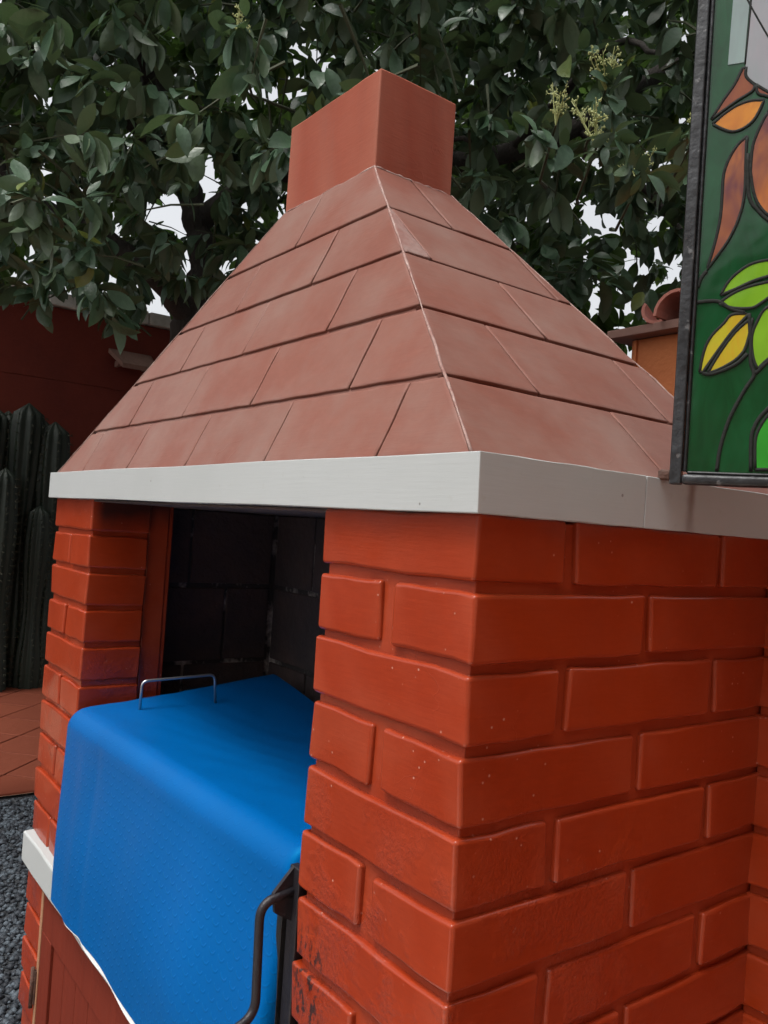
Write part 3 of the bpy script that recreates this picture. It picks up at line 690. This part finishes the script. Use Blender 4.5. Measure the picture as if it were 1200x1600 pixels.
GLS = {"S": {"amber_leaf": [[0.0177, 0.4461], [0.0297, 0.4564], [0.0445, 0.4649], [0.0595, 0.4681], [0.0739, 0.4663], [0.0699, 0.4549], [0.0631, 0.4427], [0.052, 0.4349], [0.0404, 0.4331], [0.0283, 0.4386]], "petal": [[0.0577, 0.4251], [0.0472, 0.4152], [0.0387, 0.3997], [0.0338, 0.3815], [0.0335, 0.3558], [0.0331, 0.3302], [0.0298, 0.3049], [0.0251, 0.2822], [0.0207, 0.2646], [0.0323, 0.2816], [0.0431, 0.2985], [0.0514, 0.318], [0.0571, 0.3403], [0.0586, 0.3655], [0.0574, 0.4038]], "big_petal": [[0.0793, 0.4508], [0.0706, 0.432], [0.0648, 0.4126], [0.0638, 0.3873], [0.0643, 0.3775], [0.069, 0.3541], [0.0756, 0.3382], [0.0859, 0.3257], [0.1052, 0.31], [0.1205, 0.333], [0.1202, 0.3825], [0.1106, 0.4183], [0.098, 0.4477], [0.0874, 0.457]], "up_petal": [[0.0156, 0.4523], [0.0287, 0.4747], [0.0396, 0.4908], [0.0479, 0.5099], [0.052, 0.5104], [0.0526, 0.4987], [0.0631, 0.4866], [0.06, 0.4795], [0.0453, 0.4718], [0.0294, 0.4617]], "up_petal2": [[0.0642, 0.487], [0.0779, 0.4757], [0.0972, 0.4629], [0.0918, 0.4588], [0.0783, 0.47], [0.0671, 0.4757]], "pale1": [[0.0327, 0.606], [0.0517, 0.6016], [0.051, 0.5812], [0.0493, 0.5173], [0.031, 0.5176], [0.0317, 0.5595]], "pale2": [[0.0546, 0.6009], [0.1073, 0.5888], [0.1142, 0.455], [0.0778, 0.4783], [0.0531, 0.4999], [0.0516, 0.5169], [0.0535, 0.5781]], "lime1": [[0.0385, 0.2323], [0.0459, 0.2473], [0.0569, 0.2592], [0.0714, 0.2681], [0.0888, 0.271], [0.104, 0.2691], [0.1165, 0.2631], [0.1047, 0.2554], [0.0898, 0.2516], [0.0725, 0.2466], [0.0557, 0.239]], "lime2": [[0.0373, 0.2224], [0.0514, 0.233], [0.0694, 0.2406], [0.0902, 0.2447], [0.1062, 0.2479], [0.0993, 0.2323], [0.0912, 0.2253], [0.082, 0.2184], [0.0743, 0.2145], [0.0593, 0.2148], [0.0476, 0.2173]], "yel1": [[0.0198, 0.1387], [0.022, 0.1572], [0.0262, 0.1736], [0.0332, 0.1857], [0.044, 0.1975], [0.0504, 0.2065], [0.0597, 0.2084], [0.0715, 0.2078], [0.0546, 0.1875], [0.043, 0.1702], [0.0313, 0.1514], [0.0237, 0.1386]], "yel2": [[0.0293, 0.1378], [0.0352, 0.1499], [0.0456, 0.1688], [0.0572, 0.186], [0.069, 0.1976], [0.0755, 0.202], [0.0743, 0.1893], [0.072, 0.1759], [0.07, 0.1678], [0.0672, 0.1612], [0.059, 0.152], [0.0469, 0.1442], [0.0358, 0.139]], "lime3": [[0.0846, 0.1405], [0.0794, 0.1527], [0.0764, 0.1689], [0.0765, 0.1838], [0.0812, 0.1984], [0.0878, 0.2114], [0.0995, 0.2188], [0.1137, 0.2219], [0.1176, 0.1912], [0.1091, 0.1717], [0.1026, 0.16], [0.0912, 0.1483]], "green1": [[0.0883, 0.0209], [0.0866, 0.0522], [0.0894, 0.0682], [0.0986, 0.0856], [0.1105, 0.1001], [0.1244, 0.1053], [0.1281, 0.079], [0.1241, 0.022]]}, "L": {"stem1": [[0.0715, 0.2083], [0.0752, 0.173], [0.0765, 0.1488], [0.081, 0.1339], [0.0732, 0.1192], [0.0643, 0.1004], [0.0567, 0.0815], [0.0515, 0.0625], [0.0476, 0.0408], [0.0458, 0.0177]], "stem2": [[0.1146, 0.1133], [0.0982, 0.0936], [0.0898, 0.0829], [0.0844, 0.0709], [0.0821, 0.0575], [0.0835, 0.0188]], "stem3": [[0.0822, 0.1352], [0.0913, 0.1457], [0.1051, 0.1586]], "stem4": [[0.0232, 0.1372], [0.0347, 0.1363], [0.0593, 0.1465], [0.0723, 0.1597]], "vert": [[0.0528, 0.6013], [0.0529, 0.5782], [0.0506, 0.5145]], "diag": [[0.0478, 0.5973], [0.0551, 0.5816], [0.0743, 0.5442], [0.0949, 0.506]], "petalstem": [[0.0208, 0.2633], [0.0147, 0.2547], [0.0105, 0.2434]], "mid": [[0.0595, 0.4035], [0.0634, 0.3522], [0.076, 0.3306], [0.088, 0.318]], "low": [[0.0115, 0.2253], [0.0354, 0.2251], [0.05, 0.2153], [0.0665, 0.2093]]}}
matof = {'amber_leaf': 'glass_amber', 'petal': 'glass_orange', 'big_petal': 'glass_orange', 'up_petal': 'glass_rust', 'up_petal2': 'glass_rust', 'pale1': 'glass_reflect_pale', 'pale2': 'glass_reflect_lilac',
         'lime1': 'glass_lime', 'lime2': 'glass_lime', 'yel1': 'glass_yellow', 'yel2': 'glass_yellow', 'lime3': 'glass_lime', 'green1': 'glass_bright_green'}
labs = {'amber_leaf': 'amber leaf-shaped glass', 'petal': 'long orange petal glass', 'big_petal': 'large orange and plum petal glass', 'yel1': 'yellow half-leaf glass', 'yel2': 'olive yellow half-leaf glass',
        'green1': 'bright green glass at the foot', 'pale1': 'sky reflection built as pale blue-grey glass', 'pale2': 'sky reflection built as pale lilac-grey glass'}
def came(pts, r=.002, closed=False, name='lead_line'):
    P = [sp_(a, b, .0006) for a, b in pts]
    if closed: P = P + [P[0]]
    else: P = smooth_path(P, 4)
    o = tube(P, r, name, 'lead', SG, n=6)
    off_ = rootloc(SG)
    for v in o.data.vertices:                      # flat lead: squash across the glass
        d_ = (v.co - SQ).dot(SN); v.co -= SN * ((d_ - .0006) * .6)
def clampu(L, lo=.012): return [(max(lo, a), max(.0165, b)) for a, b in L]
for k, L in GLS['S'].items():
    # move the piece away from the frame edge when needed and build it a hair proud of the ground glass
    o, pp = poly_piece(clampu(L), -.0004, .0006, 'glass_piece', matof[k])
    if k in labs: o['label'] = labs[k]
    if not k.startswith('pale'): came(pp, .0019, True)
for k, L in GLS['L'].items():
    came(clampu(L, .0115), .0011 if k in ('vert', 'diag') else .0023)
# more leaves of the same design beyond the picture edge
for (u, v, a, ln_, mt) in ((.19, .12, 1.2, .10, 'glass_bright_green'), (.24, .25, .5, .12, 'glass_lime'), (.20, .36, 2.0, .12, 'glass_orange'), (.28, .46, 1.0, .12, 'glass_amber'), (.33, .2, 1.9, .11, 'glass_lime'), (.22, .6, 1.4, .1, 'glass_yellow'), (.33, .66, 2.2, .12, 'glass_orange'), (.1, .70, 1.0, .1, 'glass_lime')):
    L = []
    for t in range(14):
        q = 2 * math.pi * t / 14; x_, y_ = ln_ / 2 * math.cos(q), ln_ * .2 * math.sin(q) * (1 - .3 * math.cos(q))
        L.append((u + x_ * math.cos(a) - y_ * math.sin(a), v + x_ * math.sin(a) + y_ * math.cos(a)))
    o, pp = poly_piece(L, -.0004, .0006, 'glass_piece', mt, 0); came(pp, .0019, True)
me = round_box(.016, .014, .013, .003, 2, .001, 1)
hb = link('hinge_lug', me, 'rusty_iron', SG, sp_(-.014, .012, -.006)); hb.rotation_euler.z = .4
# ------------------------------------------------------------------ foliage
def leaf_template(L=1., Wd=.46, fold=.16, curl=.22, st=6):
    V, F = [], []
    prof = [0.02, .52, .86, 1., .93, .62, .0]
    for i in range(st + 1):
        t = i / st; w_ = Wd / 2 * prof[i]; zz = -curl * t * t
        V += [(-w_, t * L, zz + fold * w_), (0, t * L, zz), (w_, t * L, zz + fold * w_)]
    for i in range(st):
        a = i * 3; F += [(a, a + 1, a + 4, a + 3), (a + 1, a + 2, a + 5, a + 4)]
    return np.array(V), np.array(F)
LT = [leaf_template(Wd=.44, curl=.18), leaf_template(Wd=.52, fold=.3, curl=.34), leaf_template(Wd=.40, fold=.1, curl=-.05), leaf_template(Wd=.48, fold=.24, curl=.5)]
def norm(a): return a / np.maximum(1e-9, np.linalg.norm(a, axis=-1, keepdims=True))
CPn, CFn, CRn, CUn = (np.array(v) for v in (CP, CF, CR, CU))
def to_px(P):
    d = P - CPn; z = d @ CFn; return 600 + 1298.6 * (d @ CRn) / z, 800 - 1298.6 * (d @ CUn) / z
GAPS = [(325, 285, 17, 55, .99), (300, 350, 45, 20, .97), (270, 325, 30, 28, .95), (240, 330, 22, 20, .85), (290, 412, 16, 16, .9),  (83, 318, 12, 16, .98), (100, 322, 6, 10, .98),
 (30, 400, 24, 12, .6), (500, 95, 34, 28, .6), (545, 80, 10, 8, .9), (958, 350, 24, 26, .95), (918, 330, 18, 22, .93), (1012, 285, 14, 14, .9), (1030, 350, 22, 16, .85), (930, 465, 14, 40, .93), (1055, 420, 14, 25, .85),
 (960, 60, 8, 12, .98), (975, 62, 7, 9, .98), (1075, 55, 10, 14, .95), (1060, 30, 10, 8, .95), (1000, 92, 14, 6, .9), (1025, 385, 16, 26, .7), (990, 420, 20, 18, .6), (215, 140, 10, 8, .9), (5, 10, 14, 12, .8), (1083, 15, 5, 14, .95)]

def keep_mask(P, L):
    """openings in the crown through which the sky shows"""
    x, y = to_px(P); k = np.ones(len(P), bool)
    for gx, gy, rx, ry, pr in GAPS:
        ins = ((x - gx) / rx) ** 2 + ((y - gy) / ry) ** 2 < .72
        k &= ~(ins & (rng.random(len(P)) < pr))
    return k
def clusters(n, d0, d1, x0, x1, y0, y1, yfun=None):
    d = rng.uniform(d0 ** 3, d1 ** 3, n) ** (1 / 3); px = rng.uniform(x0, x1, n); py = rng.uniform(y0, y1, n)
    if yfun is not None:
        lim = yfun(px); ok = py < lim; d, px, py = d[ok], px[ok], py[ok]
    return CPn + d[:, None] * (CFn + ((px - 600) / 1298.6)[:, None] * CRn + (-(py - 800) / 1298.6)[:, None] * CUn)
def leaves_from(C, per, size, droop=.55, spread=.03):
    """whorls of leaves at twig tips -> (base, axis, normal, length)"""
    n = len(C); tw = norm(rng.normal(size=(n, 3)) * (1, 1, .6) + (0, 0, -.05))
    k = per; base = np.repeat(C, k, 0); T = np.repeat(tw, k, 0); m_ = n * k
    rad = rng.normal(size=(m_, 3)); rad -= (rad * T).sum(1, keepdims=True) * T; rad = norm(rad)
    ax = norm(rad * rng.uniform(.5, 1.1, (m_, 1)) + T * rng.uniform(.1, .8, (m_, 1)) + np.array((0, 0, -1)) * rng.uniform(0, droop * 2, (m_, 1)))
    base = base + T * rng.uniform(-.07, .03, (m_, 1)) + rng.normal(size=(m_, 3)) * spread * .4 + rad * .01
    up = norm(np.array((0, 0, 1.)) + rng.normal(size=(m_, 3)) * .45)
    nr = up - (up * ax).sum(1, keepdims=True) * ax; nr = norm(nr)
    ln = size * rng.uniform(.6, 1.2, m_)
    return base, ax, nr, ln, C, tw
def leaf_mesh(name, B, A, Nn, Ln):
    Vs, Fs = [], []; off = 0; var = rng.integers(0, 4, len(B))
    for k in range(4):
        s = var == k; TV, TF = LT[k]; b, a, n_, l = B[s], A[s], Nn[s], Ln[s]; x_ = np.cross(a, n_)
        wv = (x_[:, None] * TV[None, :, 0, None] + a[:, None] * TV[None, :, 1, None] + n_[:, None] * TV[None, :, 2, None]) * l[:, None, None] + b[:, None]
        # x cross keeps a right-handed frame: flip winding if needed
        F = TF[None] + (np.arange(len(b)) * len(TV))[:, None, None] + off
        Vs.append(wv.reshape(-1, 3)); Fs.append(F.reshape(-1, 4)); off += wv.shape[0] * len(TV)
    me = mesh_np(name, np.concatenate(Vs), np.concatenate(Fs)); me.polygons.foreach_set('use_smooth', [True] * len(me.polygons)); return me

def tree(name, loc, label, cat): return root(name, loc, label, cat)
TR = root('avocado_tree', (-5.07, 1.75, GZ), 'large leafy avocado tree with a dark crooked trunk spreading behind the barbecue', 'tree')
trunk = smooth_path([(-5.02, 1.80, GZ), (-5.05, 1.80, 0), (-5.06, 1.745, 1.2), (-5.02, 1.80, 1.62), (-4.995, 1.825, 1.9), (-5.03, 1.76, 2.15), (-5.09, 1.67, 2.5), (-5.172, 1.553, 2.745), (-5.244, 1.441, 3.2), (-5.366, 1.263, 3.8), (-5.3, 1.0, 4.6)], 6)
nt_ = len(trunk); tube(trunk, [(.13 - .075 * i / nt_) * (1 + .12 * math.sin(i * 1.9)) for i in range(nt_)], 'trunk', 'bark', TR, n=14)
def branch(pts, r0, r1, parent=TR, mat='bark'):
    P = smooth_path(pts, 6); n = len(P)
    P = [p + Vector((random.uniform(-1, 1), random.uniform(-1, 1), random.uniform(-1, 1))) * .01 for p in P]
    tube(P, [r0 + (r1 - r0) * i / n for i in range(n)], 'branch', mat, parent, n=9)
branch([(-5.05, 1.78, 1.45), (-4.917, 1.43, 1.685), (-5.106, 1.168, 1.905), (-5.24, .985, 2.0), (-5.455, .69, 2.2), (-5.6, .3, 2.6)], .085, .035)
branch([(-5.03, 1.76, 2.15), (-4.7, 2.1, 2.5), (-4.1, 2.5, 2.55), (-3.578, 2.869, 2.5), (-3.327, 3.2, 2.6), (-3.079, 3.53, 2.79), (-2.833, 3.849, 3.1), (-2.5, 4.2, 3.4)], .085, .05)
branch([(-5.17, 1.55, 2.75), (-4.8, 1.2, 3.1), (-4.2, .9, 3.4), (-3.5, .9, 3.6), (-2.8, 1.1, 3.7)], .06, .02)
branch([(-5.09, 1.67, 2.5), (-5.0, 1.0, 2.8), (-4.8, .4, 2.9), (-4.3, -.2, 2.8)], .05, .015)
branch([(-4.1, 2.5, 2.55), (-3.6, 2.3, 2.5), (-3.1, 2.2, 2.3), (-2.6, 2.2, 2.1)], .035, .01)
branch([(-3.327, 3.2, 2.6), (-2.7, 3.0, 2.7), (-2.1, 2.7, 2.6), (-1.6, 2.4, 2.2)], .035, .008)
branch([(-3.08, 3.53, 2.79), (-2.6, 3.9, 2.2), (-2.3, 4.2, 1.5)], .03, .01)

def low(px):   # lower fringe of the crown, in picture rows, for the near leaves
    return np.interp(px, [-300, 0, 60, 110, 150, 200, 250, 400, 600, 700, 760, 850, 1000, 1100, 1500], [430, 430, 420, 500, 520, 460, 420, 340, 300, 330, 370, 330, 300, 330, 330])
near = clusters(430, 2.9, 4.2, -260, 1500, -420, 520, lambda x: low(x) - 40)
mid = clusters(1500, 4.0, 6.3, -250, 1450, -380, 540, lambda x: np.interp(x, [-300, 0, 100, 200, 300, 400, 800, 1000, 1100, 1500], [440, 440, 490, 485, 480, 440, 460, 450, 500, 520]))
shade_over_c = np.stack([rng.uniform(-4.5, .6, 300), rng.uniform(.6, 4.2, 300), rng.uniform(2.3, 3.7, 300)], 1)      # unseen crown added above the barbecue to cut the sky light
ox, oy = to_px(shade_over_c); shade_over_c = shade_over_c[((shade_over_c - CPn) @ CFn < .5) | (oy < -60)]
shade_high_c = np.stack([rng.uniform(-9, -3.6, 420), rng.uniform(-4.2, 4, 420), rng.uniform(4.7, 5.8, 420)], 1)  # unseen high leaves added to shade the left background
ox, oy = to_px(shade_high_c); shade_high_c = shade_high_c[oy < -60]
parts = [leaves_from(near, 11, .138), leaves_from(mid, 11, .165), leaves_from(shade_over_c, 10, .2), leaves_from(shade_high_c, 12, .3)]
B = np.concatenate([q[0] for q in parts]); A = np.concatenate([q[1] for q in parts]); Nn = np.concatenate([q[2] for q in parts]); Ln = np.concatenate([q[3] for q in parts])
mid_pt = B + A * Ln[:, None] * .5
k = keep_mask(mid_pt, Ln) & keep_mask(B, Ln) & keep_mask(B + A * Ln[:, None] * .9, Ln); B, A, Nn, Ln, mid_pt = B[k], A[k], Nn[k], Ln[k], mid_pt[k]
px_, py_ = to_px(mid_pt); dep_ = (mid_pt - CPn) @ CFn
vis = (px_ > 0) & (px_ < 1110) & (py_ > 0) & (py_ < 520); score = np.where(vis, dep_ / Ln, 1e9); order = np.argsort(score); big = order[:298]
rest = np.ones(len(B), bool); rest[big] = False
tag(link('foliage', leaf_mesh('foliage', B[rest], A[rest], Nn[rest], Ln[rest]), 'leaf_green', TR), kind='stuff')
lme = []
for kk in range(4):
    me = mesh_np('leaf', LT[kk][0], LT[kk][1]); me.polygons.foreach_set('use_smooth', [True] * len(me.polygons)); me.materials.append(M['leaf_green']); lme.append(me)
for i in big:
    o = link('leaf', lme[int(i) % 4], None, TR, B[i])
    x_ = np.cross(A[i], Nn[i]); mm = Matrix((x_.tolist(), A[i].tolist(), Nn[i].tolist())).transposed()
    o.rotation_euler = mm.to_euler(); o.scale = (Ln[i],) * 3
# twigs
bm = bmesh.new()
for q in parts:
    for c, t in zip(q[4][::2], q[5][::2]):
        c = Vector(c); t = Vector(t); e = c - t * random.uniform(.15, .4) + Vector((0, 0, random.uniform(-.05, .15)))
        tube([c + t * .02, c.lerp(e, .5) + Vector((0, 0, .02)), e], [.003, .005, .007], '', None, n=4, bm=bm, caps=False)
tw = fin(bm, 'twigs', 'twig', TR); tw['kind'] = 'stuff'
# flower panicles
def panicle_mesh(seed):
    rr = random.Random(seed); bm = bmesh.new()
    def bud(p, r):
        vs = [bm.verts.new(p + Vector(v) * r) for v in ((1, 0, 0), (-1, 0, 0), (0, 1, 0), (0, -1, 0), (0, 0, 1.3), (0, 0, -1.3))]
        for f in ((0, 2, 4), (2, 1, 4), (1, 3, 4), (3, 0, 4), (2, 0, 5), (1, 2, 5), (3, 1, 5), (0, 3, 5)): bm.faces.new([vs[i] for i in f])
    for s in range(5):
        d = Vector((rr.uniform(-.7, .7), rr.uniform(-.7, .7), 1)).normalized(); L = rr.uniform(.10, .17)
        tube([Vector(), d * L * .5, d * L + Vector((0, 0, .01))], [.003, .0022, .0012], '', None, n=4, bm=bm)
        for b_ in range(9):
            t = rr.uniform(.25, 1); c = d * L * t; e = c + Vector((rr.uniform(-1, 1), rr.uniform(-1, 1), rr.uniform(.0, 1))).normalized() * rr.uniform(.015, .04)
            tube([c, e], [.0014, .0009], '', None, n=3, bm=bm)
            for _ in range(4): bud(c.lerp(e, rr.uniform(.5, 1)) + Vector((rr.uniform(-1, 1), rr.uniform(-1, 1), rr.uniform(-1, 1))) * .006, rr.uniform(.0022, .0042))
    me = bpy.data.meshes.new('flower_panicle'); bm.to_mesh(me); bm.free(); me.materials.append(M['flower_bud']); return me
pm = [panicle_mesh(s) for s in (1, 2, 3)]
pcl = []
for i, (p, s) in enumerate((((-1.25, 1.40, 1.42), .8), ((-1.20, 1.55, 1.38), 1.15), ((-1.22, 1.60, 1.60), .9), ((-1.10, 1.66, 1.27), .7), ((-1.0, 1.82, 1.45), .8), ((-2.312, .736, 1.9), .8), ((-2.0, 1.2, 1.62), .7))):
    o = link('flower_panicle', pm[i % 3], None, TR, p); o.scale = (s,) * 3; o.rotation_euler = (random.uniform(-.4, .4), random.uniform(-.4, .4), i * 1.3); pcl.append(p)
# leafy sprays that carry the flowers
pc = np.array([np.array(p) + (0, 0, -.01) for p in pcl] * 2) + rng.normal(size=(len(pcl) * 2, 3)) * .03
q = leaves_from(pc, 8, .10, droop=.4, spread=.03)
tag(link('flowering_foliage', leaf_mesh('flowering_foliage', *q[:4]), 'leaf_green', TR), kind='stuff')
bm = bmesh.new()
for p in pcl: tube([Vector(p), Vector(p) + Vector((-.25, .2, -.05)), Vector(p) + Vector((-.6, .6, .15))], [.004, .006, .010], '', None, n=5, bm=bm)
tt = fin(bm, 'flowering_twigs', 'twig', TR); tt['kind'] = 'stuff'

# second, farther tree mass
T2 = root('bushy_tree', (-6.2, 6.0, GZ), 'dense dark tree filling the gaps behind the avocado crown', 'tree')
tube(smooth_path([(-6.2, 6.0, GZ), (-6.1, 6.1, .6), (-6.3, 6.0, 2.0), (-6.0, 6.2, 3.6)], 4), [.16] * 13, 'trunk', 'bark', T2, n=10)
far = clusters(2600, 7.0, 10.0, -200, 1500, -250, 620, lambda x: np.interp(x, [-300, 0, 250, 330, 700, 1500], [420, 430, 420, 520, 640, 640]))
q = leaves_from(far, 11, .23); k = keep_mask(q[0] + q[1] * q[3][:, None] * .5, q[3]) & keep_mask(q[0] + q[1] * q[3][:, None] * .9, q[3])
tag(link('foliage', leaf_mesh('foliage', q[0][k], q[1][k], q[2][k], q[3][k]), 'leaf_far', T2), kind='stuff')
